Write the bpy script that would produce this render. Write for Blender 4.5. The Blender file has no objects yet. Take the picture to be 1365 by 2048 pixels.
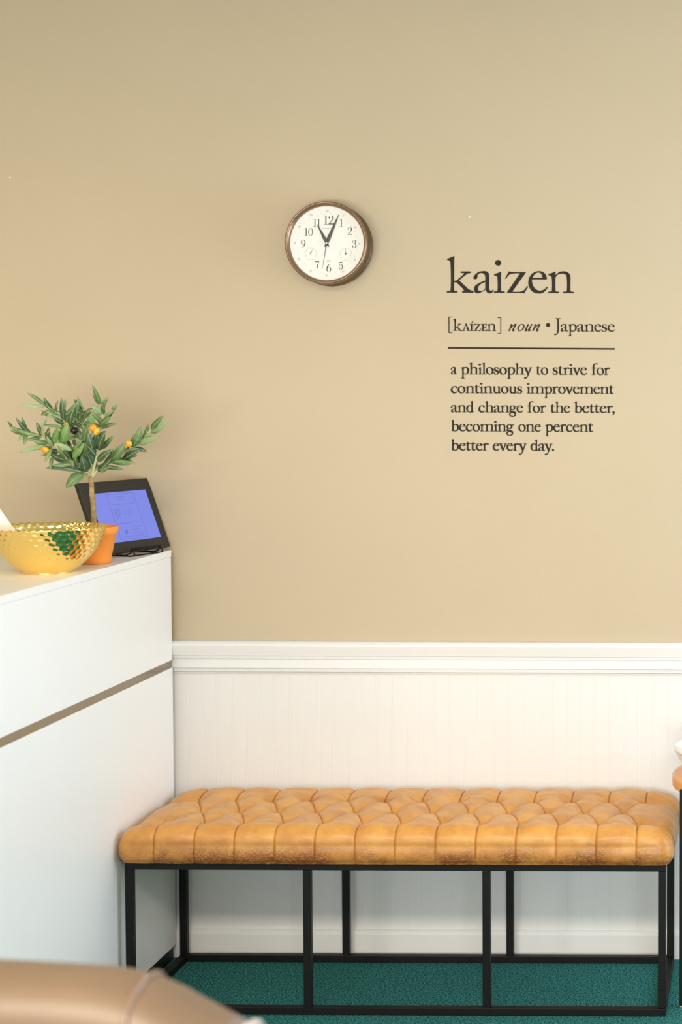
import bpy, bmesh, math, random
from mathutils import Vector, Matrix

random.seed(7)
PI = math.pi
S = bpy.context.scene
COL = S.collection

# ------------------------------------------------------------------ camera
F_PX, PX, PY = 3260.0, 1531.0, 915.0            # focal length and principal point in 1365x2048 pixels
TILT, ROLL = math.radians(2.4), 0.004
CAM = Vector((0, -4.29, 1.515))
_f = Vector((0, math.cos(TILT), -math.sin(TILT)))
_u0 = Vector((0, math.sin(TILT), math.cos(TILT)))
_r0 = Vector((1, 0, 0))
_r = _r0 * math.cos(ROLL) + _u0 * math.sin(ROLL)
_u = _u0 * math.cos(ROLL) - _r0 * math.sin(ROLL)
cd = bpy.data.cameras.new('camera')
cam = bpy.data.objects.new('camera', cd)
COL.objects.link(cam)
cam.matrix_world = Matrix(((_r.x, _u.x, -_f.x, CAM.x), (_r.y, _u.y, -_f.y, CAM.y), (_r.z, _u.z, -_f.z, CAM.z), (0, 0, 0, 1)))
cd.sensor_fit = 'VERTICAL'
cd.sensor_height = 36
cd.sensor_width = 24
cd.lens = F_PX * 36 / 2048
cd.shift_x = (682.5 - PX) / 2048
cd.shift_y = (PY - 1024) / 2048
cd.clip_start = 0.05
cd.dof.use_dof = True
cd.dof.focus_distance = 4.15
cd.dof.aperture_fstop = 3.4
S.camera = cam


def at(px, py, axis, val):
    """the place on the plane axis=val that the photo shows at pixel px,py"""
    d = _f + _r * ((px - PX) / F_PX) - _u * ((py - PY) / F_PX)
    return CAM + d * ((val - CAM[axis]) / d[axis])


# ------------------------------------------------------------------ light
S.view_settings.view_transform = 'Standard'
S.view_settings.look = 'None'
S.view_settings.gamma = 1
S.view_settings.exposure = -0.06
w = bpy.data.worlds.new('world')
S.world = w
w.use_nodes = True
w.node_tree.nodes['Background'].inputs[0].default_value = (0.8, 0.9, 1, 1)
w.node_tree.nodes['Background'].inputs[1].default_value = 1.0


def area(name, loc, rot, sx, sy, power, col):
    l = bpy.data.lights.new(name, 'AREA')
    l.shape = 'RECTANGLE'
    l.size, l.size_y, l.energy, l.color = sx, sy, power, col
    o = bpy.data.objects.new(name, l)
    COL.objects.link(o)
    o.location, o.rotation_euler = loc, rot
    return o


ROOM_X0, ROOM_X1, ROOM_Y0, ROOM_Z = -4.2, 1.5, -6.2, 2.56
WARM, COOL, SOFT = (1.0, 0.88, 0.72), (0.74, 0.86, 1.0), (1.0, 0.95, 0.88)
LIGHTS = [('window_daylight', (ROOM_X1 + 0.06, -0.80, 1.3), (0, 90), 1.6, 1.2, 38, COOL),
          ('corner_sheen_fill', (0.85, 0.06, 1.5), (-90, 0), 1.0, 1.2, 34, COOL),  # unseen source added for bench-end sheen and to brighten the desk front
          ('front_fill_upper', (-0.9, ROOM_Y0 - 0.06, 1.65), (90, 0), 4.4, 1.0, 50, SOFT),  # unseen source added as front fill, upper part
          ('front_fill_lower', (-0.9, ROOM_Y0 - 0.06, 0.68), (90, 0), 4.4, 0.9, 215, SOFT),  # added low front fill, lifts the dark wall under the bench
          ('ceiling_panel_left', (-1.5, -3.9, ROOM_Z - 0.012), (0, 0), 1.0, 0.55, 84, WARM),
          ('ceiling_panel_right', (-0.3, -3.9, ROOM_Z - 0.012), (0, 0), 1.0, 0.55, 84, WARM),
          ('desk_side_warm_fill', (-3.1, -1.7, ROOM_Z - 0.012), (0, 0), 1.0, 0.55, 13, (1.0, 0.72, 0.38))]  # unseen lamp added to warm and lift the left of the wall
for nm_, loc_, rot_, sx_, sy_, en_, co_ in LIGHTS:
    area(nm_, loc_, (math.radians(rot_[0]), math.radians(rot_[1]), 0), sx_, sy_, en_, co_)

# ------------------------------------------------------------------ materials
MATS = {}


def lin(c):
    return tuple((v / 12.92 if v <= 0.04045 else ((v + 0.055) / 1.055) ** 2.4) for v in [k / 255 for k in c]) + (1,)


def mat(name, rgb, rough=0.5, metal=0.0, var=0.0, vscale=8.0, bump=0.0, bscale=200.0, spec=0.5, coat=0.0, rgb2=None, emit=0.0, detail=4.0):
    m = bpy.data.materials.new(name)
    m.use_nodes = True
    nt = m.node_tree
    b = nt.nodes['Principled BSDF']
    b.inputs['Roughness'].default_value = rough
    b.inputs['Metallic'].default_value = metal
    b.inputs['Specular IOR Level'].default_value = spec
    b.inputs['Coat Weight'].default_value = coat
    b.inputs['Coat Roughness'].default_value = 0.25
    c1 = lin(rgb)
    b.inputs['Base Color'].default_value = c1
    tc = nt.nodes.new('ShaderNodeTexCoord')
    if var or rgb2:
        n = nt.nodes.new('ShaderNodeTexNoise')
        n.inputs['Scale'].default_value = vscale
        n.inputs['Detail'].default_value = detail
        nt.links.new(tc.outputs['Object'], n.inputs['Vector'])
        r = nt.nodes.new('ShaderNodeValToRGB')
        r.color_ramp.elements[0].position = 0.35
        r.color_ramp.elements[1].position = 0.65
        c2 = lin(rgb2) if rgb2 else tuple(max(0, v * (1 - var)) for v in c1[:3]) + (1,)
        r.color_ramp.elements[0].color = c2
        r.color_ramp.elements[1].color = c1
        nt.links.new(n.outputs['Fac'], r.inputs['Fac'])
        nt.links.new(r.outputs['Color'], b.inputs['Base Color'])
    if bump:
        n2 = nt.nodes.new('ShaderNodeTexNoise')
        n2.inputs['Scale'].default_value = bscale
        n2.inputs['Detail'].default_value = 3
        nt.links.new(tc.outputs['Object'], n2.inputs['Vector'])
        bp = nt.nodes.new('ShaderNodeBump')
        bp.inputs['Strength'].default_value = bump
        bp.inputs['Distance'].default_value = 0.002
        nt.links.new(n2.outputs['Fac'], bp.inputs['Height'])
        nt.links.new(bp.outputs['Normal'], b.inputs['Normal'])
    if emit:
        b.inputs['Base Color'].default_value = (0.03, 0.03, 0.05, 1)
        b.inputs['Emission Color'].default_value = c1
        b.inputs['Emission Strength'].default_value = emit
    MATS[name] = m
    return m


M_wall = mat('beige_wall_paint', (190, 175, 150), 0.75, var=0.02, vscale=3, bump=0.12, bscale=260, spec=0.25)
M_white = mat('white_trim_paint', (220, 221, 222), 0.45, var=0.01, vscale=4, spec=0.35)
M_ceil = mat('white_ceiling', (196, 190, 180), 0.9, var=0.02)
M_lam = mat('white_laminate', (243, 244, 245), 0.35, var=0.01, vscale=3, spec=0.4)
M_strip = mat('brushed_bronze_metal', (150, 136, 112), 0.14, 0.9, var=0.05, vscale=30)
M_black = mat('black_metal', (11, 12, 12), 0.5, 0.0, spec=0.25, var=0.15, vscale=40, bump=0.05, bscale=500)
M_kick = mat('black_plinth', (18, 18, 18), 0.5, var=0.1)
M_letter = mat('dark_brown_vinyl', (30, 25, 18), 0.6, var=0.05, spec=0.25)
M_bronze = mat('bronze_case', (112, 92, 68), 0.38, 0.6, var=0.08, vscale=40)
M_brim = mat('bright_bronze_rim', (150, 124, 100), 0.28, 0.8, var=0.06, vscale=40)
M_dial = mat('white_dial', (226, 226, 224), 0.5, var=0.005)
M_ink = mat('grey_dial_ink', (84, 80, 74), 0.6, var=0.05)
M_pale = mat('pale_dial_ink', (176, 178, 174), 0.6, var=0.05)
M_hand = mat('dark_hand', (62, 60, 56), 0.4, var=0.05)
M_cap = mat('steel_cap', (225, 225, 220), 0.3, 0.6, var=0.03)
M_gold = mat('polished_gold', (255, 224, 140), 0.08, 1.0, var=0.04, vscale=12)
M_terra = mat('orange_terracotta', (252, 156, 64), 0.7, var=0.06, vscale=14, bump=0.05)
M_soil = mat('dark_soil', (62, 46, 34), 0.95, var=0.4, vscale=120, bump=0.6, bscale=300)
M_bark = mat('pale_olive_bark', (170, 146, 100), 0.8, rgb2=(132, 112, 72), vscale=90, bump=0.3, bscale=400)
M_twig = mat('pale_green_twig', (190, 190, 142), 0.7, var=0.12, vscale=60)
M_leaf = [mat('dark_olive_leaf', (66, 94, 66), 0.45, var=0.2, vscale=60),
          mat('green_olive_leaf', (98, 130, 78), 0.45, var=0.25, vscale=60),
          mat('pale_olive_leaf', (146, 172, 122), 0.55, var=0.18, vscale=60),
          mat('bright_olive_leaf', (108, 148, 76), 0.5, var=0.2, vscale=60)]
M_rib = mat('pale_leaf_rib', (150, 168, 116), 0.6, var=0.08)
M_oliveB = mat('black_olive', (26, 20, 24), 0.25, var=0.2)
M_oliveY = mat('yellow_olive', (226, 186, 50), 0.35, rgb2=(206, 120, 44), vscale=70)
M_oliveO = mat('orange_olive', (216, 122, 50), 0.35, rgb2=(228, 170, 54), vscale=70)
M_bezel = mat('black_bezel', (40, 38, 34), 0.5, var=0.08)
M_screen = mat('lit_blue_screen', (126, 142, 247), 0.35, emit=0.82)
M_screentext = mat('dark_blue_screen_text', (106, 118, 218), 0.35, emit=0.78)
M_paper = mat('white_paper', (244, 243, 240), 0.8, var=0.02)
M_wood = mat('honey_wood', (236, 178, 114), 0.28, rgb2=(220, 154, 88), vscale=18, spec=0.4)
M_ceram = mat('white_ceramic', (242, 240, 236), 0.35, var=0.02)
M_chairL = mat('tan_armchair_leather', (114, 95, 77), 0.46, rgb2=(105, 86, 68), vscale=5, bump=0.1, bscale=160, coat=0.0)
M_pipe = mat('pale_piping', (176, 168, 170), 0.35, var=0.05)
M_seamd = mat('brown_seam', (120, 98, 86), 0.3, var=0.08)
M_walnut = mat('walnut_legs', (92, 60, 38), 0.5, rgb2=(70, 44, 28), vscale=25)
M_steel = mat('steel_foot', (140, 130, 115), 0.35, 0.9, var=0.05)


def carpet_mat():
    m = mat('teal_carpet', (30, 104, 104), 0.95, spec=0.1)
    nt = m.node_tree
    b = nt.nodes['Principled BSDF']
    tc = nt.nodes.new('ShaderNodeTexCoord')
    n = nt.nodes.new('ShaderNodeTexNoise')
    n.inputs['Scale'].default_value = 250
    n.inputs['Detail'].default_value = 3
    n.inputs['Roughness'].default_value = 0.7
    r = nt.nodes.new('ShaderNodeValToRGB')
    r.color_ramp.elements[0].position = 0.42
    r.color_ramp.elements[1].position = 0.66
    r.color_ramp.elements[0].color = lin((9, 46, 48))
    r.color_ramp.elements[1].color = lin((80, 170, 164))
    bp = nt.nodes.new('ShaderNodeBump')
    bp.inputs['Strength'].default_value = 0.8
    bp.inputs['Distance'].default_value = 0.003
    nt.links.new(tc.outputs['Object'], n.inputs['Vector'])
    nt.links.new(n.outputs['Fac'], r.inputs['Fac'])
    nt.links.new(r.outputs['Color'], b.inputs['Base Color'])
    nt.links.new(n.outputs['Fac'], bp.inputs['Height'])
    nt.links.new(bp.outputs['Normal'], b.inputs['Normal'])
    return m


M_carpet = carpet_mat()


def leather_mat():
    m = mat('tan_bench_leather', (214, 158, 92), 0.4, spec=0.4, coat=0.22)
    nt = m.node_tree
    b = nt.nodes['Principled BSDF']
    tc = nt.nodes.new('ShaderNodeTexCoord')
    n1 = nt.nodes.new('ShaderNodeTexNoise')
    n1.inputs['Scale'].default_value = 16
    n1.inputs['Detail'].default_value = 6
    n1.inputs['Roughness'].default_value = 0.65
    r1 = nt.nodes.new('ShaderNodeValToRGB')
    r1.color_ramp.elements[0].position = 0.3
    r1.color_ramp.elements[1].position = 0.62
    r1.color_ramp.elements[0].color = lin((190, 128, 60))
    r1.color_ramp.elements[1].color = lin((216, 158, 80))
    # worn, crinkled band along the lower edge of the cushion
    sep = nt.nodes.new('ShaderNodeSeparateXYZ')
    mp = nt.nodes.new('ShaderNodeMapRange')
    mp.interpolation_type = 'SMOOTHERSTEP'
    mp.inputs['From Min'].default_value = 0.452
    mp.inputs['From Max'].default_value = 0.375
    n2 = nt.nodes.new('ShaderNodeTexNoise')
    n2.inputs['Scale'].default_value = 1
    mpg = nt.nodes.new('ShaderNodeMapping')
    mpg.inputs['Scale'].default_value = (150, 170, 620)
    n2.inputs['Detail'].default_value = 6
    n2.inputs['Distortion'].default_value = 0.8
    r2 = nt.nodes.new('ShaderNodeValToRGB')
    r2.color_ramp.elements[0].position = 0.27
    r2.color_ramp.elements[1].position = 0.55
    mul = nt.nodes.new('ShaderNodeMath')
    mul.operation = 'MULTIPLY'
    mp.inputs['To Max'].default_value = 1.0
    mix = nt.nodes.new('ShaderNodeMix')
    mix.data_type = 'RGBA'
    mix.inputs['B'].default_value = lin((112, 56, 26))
    bp = nt.nodes.new('ShaderNodeBump')
    bp.inputs['Strength'].default_value = 0.25
    bp.inputs['Distance'].default_value = 0.002
    L = nt.links.new
    L(tc.outputs['Object'], n1.inputs['Vector'])
    L(tc.outputs['Object'], mpg.inputs['Vector'])
    L(mpg.outputs['Vector'], n2.inputs['Vector'])
    L(tc.outputs['Object'], sep.inputs[0])
    L(sep.outputs['Z'], mp.inputs['Value'])
    L(n1.outputs['Fac'], r1.inputs['Fac'])
    L(n2.outputs['Fac'], r2.inputs['Fac'])
    n3 = nt.nodes.new('ShaderNodeTexNoise')
    n3.inputs['Scale'].default_value = 13
    n3.inputs['Detail'].default_value = 3
    m3 = nt.nodes.new('ShaderNodeMapRange')
    m3.inputs['From Min'].default_value = 0.40
    m3.inputs['From Max'].default_value = 0.56
    m3.inputs['To Min'].default_value = 0.4
    mul0 = nt.nodes.new('ShaderNodeMath')
    mul0.operation = 'MULTIPLY'
    L(tc.outputs['Object'], n3.inputs['Vector'])
    L(n3.outputs['Fac'], m3.inputs['Value'])
    L(r2.outputs['Color'], mul0.inputs[0])
    L(m3.outputs['Result'], mul0.inputs[1])
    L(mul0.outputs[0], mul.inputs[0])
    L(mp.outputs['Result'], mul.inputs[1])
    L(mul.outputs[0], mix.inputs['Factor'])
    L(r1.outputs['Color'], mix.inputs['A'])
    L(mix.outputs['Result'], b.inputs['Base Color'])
    L(n2.outputs['Fac'], bp.inputs['Height'])
    L(bp.outputs['Normal'], b.inputs['Normal'])
    return m


M_leather = leather_mat()

# ------------------------------------------------------------------ helpers
ROOT = {}


def world_of(o):
    return ROOT.get(o.name, Matrix.Identity(4)) if o else Matrix.Identity(4)


def link(name, me, m, parent=None, smooth=False, local=False):
    """one mesh object; vertices are given in world space unless local"""
    if not local and parent is not None:
        me.transform(world_of(parent).inverted())
    o = bpy.data.objects.new(name, me)
    COL.objects.link(o)
    if m is not None:
        for mm in (m if isinstance(m, (list, tuple)) else [m]):
            me.materials.append(mm)
    if parent is not None:
        o.parent = parent
        ROOT[o.name] = world_of(parent)
    if smooth:
        for p in me.polygons:
            p.use_smooth = True
    return o


def obj(name, bm, m, parent=None, smooth=False, local=False):
    bmesh.ops.recalc_face_normals(bm, faces=bm.faces)
    me = bpy.data.meshes.new(name)
    bm.to_mesh(me)
    bm.free()
    return link(name, me, m, parent, smooth, local)


def tag(o, label, cat, group=None):
    o['label'] = label
    o['category'] = cat
    if group:
        o['group'] = group
    return o


def thing(name, label, cat, loc, rot=None):
    o = bpy.data.objects.new(name, None)
    COL.objects.link(o)
    o.empty_display_size = 0.05
    mw = Matrix.Translation(Vector(loc))
    if rot is not None:
        mw = mw @ rot
    o.matrix_world = mw
    ROOT[o.name] = mw
    return tag(o, label, cat)


def struct(o):
    o['kind'] = 'structure'
    return o


def box(bm, x0, y0, z0, x1, y1, z1, bev=0.0, mi=0):
    v = [bm.verts.new(p) for p in ((x0, y0, z0), (x1, y0, z0), (x1, y1, z0), (x0, y1, z0), (x0, y0, z1), (x1, y0, z1), (x1, y1, z1), (x0, y1, z1))]
    fs = [bm.faces.new([v[i] for i in q]) for q in ((0, 3, 2, 1), (4, 5, 6, 7), (0, 1, 5, 4), (1, 2, 6, 5), (2, 3, 7, 6), (3, 0, 4, 7))]
    for f in fs:
        f.material_index = mi
    if bev:
        es = list({e for f in fs for e in f.edges})
        bmesh.ops.bevel(bm, geom=es, offset=bev, segments=2, affect='EDGES', profile=0.5)


def boxobj(name, b, m, parent=None, bev=0.0):
    bm = bmesh.new()
    box(bm, *b, bev=bev)
    return obj(name, bm, m, parent)


def lathe(bm, prof, c, seg=64, closed=False, mi=0, fn=None):
    """profile of (r, z) turned about the vertical axis through c"""
    rings = []
    for k, (r, z) in enumerate(prof):
        ring = []
        for i in range(seg):
            a = 2 * PI * i / seg
            rr, zz = (r, z) if fn is None else fn(r, z, a, k)
            ring.append(bm.verts.new((c[0] + rr * math.cos(a), c[1] + rr * math.sin(a), c[2] + zz)))
        rings.append(ring)
    n = len(rings)
    for k in range(n if closed else n - 1):
        A, B = rings[k], rings[(k + 1) % n]
        for i in range(seg):
            j = (i + 1) % seg
            f = bm.faces.new((A[i], A[j], B[j], B[i]))
            f.material_index = mi
    if not closed:
        for ring in (rings[0], rings[-1]):
            if (ring[0].co - ring[seg // 2].co).length > 1e-5:
                bm.faces.new(ring).material_index = mi


def catmull(pts, n=6, closed=False):
    pts = [Vector(p) for p in pts]
    if len(pts) < 3:
        return pts
    out = []
    N = len(pts)
    rng = range(N) if closed else range(N - 1)
    for i in rng:
        p0 = pts[i - 1] if (closed or i > 0) else pts[0] * 2 - pts[1]
        p1, p2 = pts[i], pts[(i + 1) % N]
        p3 = pts[(i + 2) % N] if (closed or i + 2 < N) else pts[-1] * 2 - pts[-2]
        for k in range(n):
            t = k / n
            out.append(0.5 * ((2 * p1) + (p2 - p0) * t + (2 * p0 - 5 * p1 + 4 * p2 - p3) * t * t + (3 * p1 - p0 - 3 * p2 + p3) * t ** 3))
    if not closed:
        out.append(pts[-1])
    return out


def tube(bm, pts, r, seg=10, mi=0, r1=None, caps=True):
    pts = [Vector(p) for p in pts]
    N = len(pts)
    rings = []
    up = Vector((0.13, 0.21, 0.97)).normalized()
    prev = None
    for i, p in enumerate(pts):
        d = (pts[min(i + 1, N - 1)] - pts[max(i - 1, 0)]).normalized()
        if prev is None:
            a = d.cross(up)
            if a.length < 0.05:
                a = d.cross(Vector((1, 0, 0)))
        else:
            a = prev - d * prev.dot(d)
        a.normalize()
        prev = a
        b = d.cross(a)
        rr = r if r1 is None else r + (r1 - r) * i / (N - 1)
        rings.append([bm.verts.new(p + (a * math.cos(2 * PI * k / seg) + b * math.sin(2 * PI * k / seg)) * rr) for k in range(seg)])
    for A, B in zip(rings, rings[1:]):
        for k in range(seg):
            j = (k + 1) % seg
            bm.faces.new((A[k], A[j], B[j], B[k])).material_index = mi
    if caps:
        bm.faces.new(rings[0]).material_index = mi
        bm.faces.new(rings[-1]).material_index = mi


def sphere(bm, c, r, sc=(1, 1, 1), rot=None, mi=0, u=16, v=10):
    M = Matrix.Translation(Vector(c)) @ (rot or Matrix.Identity(4)) @ Matrix.Diagonal((sc[0], sc[1], sc[2], 1))
    before = set(bm.faces)
    bmesh.ops.create_uvsphere(bm, u_segments=u, v_segments=v, radius=r, matrix=M)
    for f in bm.faces:
        if f not in before:
            f.material_index = mi


def prof_x(name, prof, x0, x1, m, parent=None):
    """closed profile of (y, z) run along x"""
    bm = bmesh.new()
    A = [bm.verts.new((x0, y, z)) for y, z in prof]
    B = [bm.verts.new((x1, y, z)) for y, z in prof]
    n = len(prof)
    for i in range(n):
        j = (i + 1) % n
        bm.faces.new((A[i], A[j], B[j], B[i]))
    bm.faces.new(A)
    bm.faces.new(B)
    return obj(name, bm, m, parent)


# ------------------------------------------------------------------ lettering outlines
def P(s):
    """'x,y x,ys ...' -> [(x, y, smooth)]"""
    out = []
    for t in s.split():
        sm = t.endswith('s')
        x, y = t.rstrip('s').split(',')
        out.append((float(x), float(y), sm))
    return out


def FX(s, ox, oy):
    return [(x - ox, oy - y, c) for x, y, c in P(s)]


def sh(c, dx=0, dy=0, sx=1, sy=1):
    return [(x * sx + dx, y * sy + dy, k) for x, y, k in c]


def skew(c, k):
    return [(x + k * y, y, s) for x, y, s in c]


def ell(cx, cy, rx, ry, rot=0):
    out = []
    for i in range(12):
        a = 2 * PI * i / 12
        x, y = rx * math.cos(a), ry * math.sin(a)
        out.append((cx + x * math.cos(rot) - y * math.sin(rot), cy + x * math.sin(rot) + y * math.cos(rot), True))
    return out


def spline(pts, n, closed):
    """curve through 2-D points with square-root chord knots (no overshoot beside long runs)"""
    N = len(pts)
    V = [Vector((p[0], p[1])) for p in pts]

    def kn(a, b):
        return max(1e-3, math.sqrt((b - a).length))
    out = []
    for i in range(N if closed else N - 1):
        p1, p2 = V[i], V[(i + 1) % N]
        h = kn(p1, p2)
        if closed or i > 0:
            p0 = V[i - 1]; h0 = kn(p0, p1)
            m1 = ((p1 - p0) / h0 * h + (p2 - p1) / h * h0) / (h + h0)
        else:
            m1 = None
        if closed or i + 2 < N:
            p3 = V[(i + 2) % N]; h2 = kn(p2, p3)
            m2 = ((p2 - p1) / h * h2 + (p3 - p2) / h2 * h) / (h + h2)
        else:
            m2 = None
        if m1 is None:
            m1 = ((p2 - p1) / h) * 1.5 - m2 * 0.5
        if m2 is None:
            m2 = ((p2 - p1) / h) * 1.5 - m1 * 0.5
        for k in range(n):
            t = k / n
            out.append(p1 * (2 * t ** 3 - 3 * t * t + 1) + m1 * h * (t ** 3 - 2 * t * t + t) + p2 * (3 * t * t - 2 * t ** 3) + m2 * h * (t ** 3 - t * t))
    if not closed:
        out.append(V[-1])
    return out


def flat(c, n=6):
    """outline with spline runs between corner points"""
    N = len(c)
    corners = [i for i in range(N) if not c[i][2]]
    if not corners:
        return [(p.x, p.y) for p in spline(c, n, True)]
    out = []
    for q, i in enumerate(corners):
        j = corners[(q + 1) % len(corners)]
        run = []
        k = i
        while True:
            run.append((c[k][0], c[k][1], 0))
            k = (k + 1) % N
            if k == j:
                break
        run.append((c[j][0], c[j][1], 0))
        if len(run) == 2:
            out.append(run[0][:2])
        else:
            out += [(p.x, p.y) for p in spline(run, n, False)[:-1]]
    return out


def area2(p):
    return sum(p[i - 1][0] * p[i][1] - p[i][0] * p[i - 1][1] for i in range(len(p)))


def fatten(p, d, hole):
    """move an outline outwards by d (holes shrink)"""
    if area2(p) < 0:
        p = p[::-1]
    if not d:
        return p
    d = -d if hole else d
    q = []
    for i, (x, y) in enumerate(p):
        ax, ay = p[i - 1]
        bx, by = p[(i + 1) % len(p)]
        e1 = Vector((x - ax, y - ay)); e2 = Vector((bx - x, by - y))
        if e1.length < 1e-6 or e2.length < 1e-6:
            q.append((x, y)); continue
        n1 = Vector((e1.y, -e1.x)).normalized(); n2 = Vector((e2.y, -e2.x)).normalized()
        n = n1 + n2
        if n.length < 1e-3:
            q.append((x, y)); continue
        n.normalize()
        k = min(1.5, 1 / max(0.3, n.dot(n1)))
        q.append((x + n.x * d * k, y + n.y * d * k))
    return q


def R(x0, y0, x1, y1):
    return [(x0, y0, False), (x1, y0, False), (x1, y1, False), (x0, y1, False)]


def stem(x, top, foot=True):
    c = P('66,%d' % top)
    c += P('66,42s 74,29s 128,24 128,0 -64,0 -64,24 -8,29s 0,42s') if foot else P('66,0 0,0')
    c += [(0, top - 125, True), (-11, top - 88, True), (-58, top - 68, False), (-64, top - 56, False)]
    return sh(c, x)


ARCH = P('62,335 128,398s 208,420s 284,404s 330,352s 338,280s 338,45s 346,30s 400,24 400,0 208,0 208,24 268,30s 275,45s 275,290s 260,352s 215,376s 165,378s 105,358s 62,300')
KK = FX('228,70 224,200 222,552 262,552 330,490s 395,425s 408,402s 390,396s 345,398 345,370 522,370 522,398 470,408s 420,445s 310,540 430,660s 500,722s 575,752 575,778 372,778 372,752 402,744s 396,720s 262,578 222,578 222,735s 230,748s 280,752 280,778 92,778 92,752 150,748s 158,735s 158,200s 148,165s 95,140 92,128', 158, 778)
KA = [FX('812,545 700,595s 625,650s 605,710s 618,765s 660,790s 720,775s 820,712 838,765s 885,790s 930,775s 962,728 950,724 925,742s 900,742s 882,715s 878,670s 878,440s 865,395s 830,367s 780,362s 700,375s 630,425s 595,485s 605,512s 635,514s 662,490s 664,450s 672,425s 705,402s 750,397s 795,420s 812,465s', 600, 778),
      FX('812,570 740,602s 690,648s 672,700s 690,742s 735,752s 780,732s 812,702', 600, 778)]
KZ = FX('-1,370 40,380s 100,382 310,382 55,762 205,762s 270,735s 330,655 348,660 275,790 235,784s 190,782 -40,782 205,402 95,404s 10,425s -55,508 -70,503', -70, 782)
KE = [FX('450,525 722,525 718,480s 695,425s 650,385s 590,370s 510,385s 430,450s 388,570s 405,680s 470,770s 570,800s 650,785s 700,740s 738,685 722,675 690,715s 640,742s 590,750s 520,720s 470,650s 451,575s', 388, 790),
      FX('462,500 482,450s 530,403s 580,393s 620,415s 640,455s 645,498', 388, 790)]
BOWL = P('50,330 110,395s 190,418s 290,380s 345,290s 352,210s 330,100s 250,15s 160,-12s 90,0s 50,25')
BHOLE = P('66,300 110,350s 170,372s 235,345s 272,270s 277,190s 258,90s 200,35s 140,28s 66,70')
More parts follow.
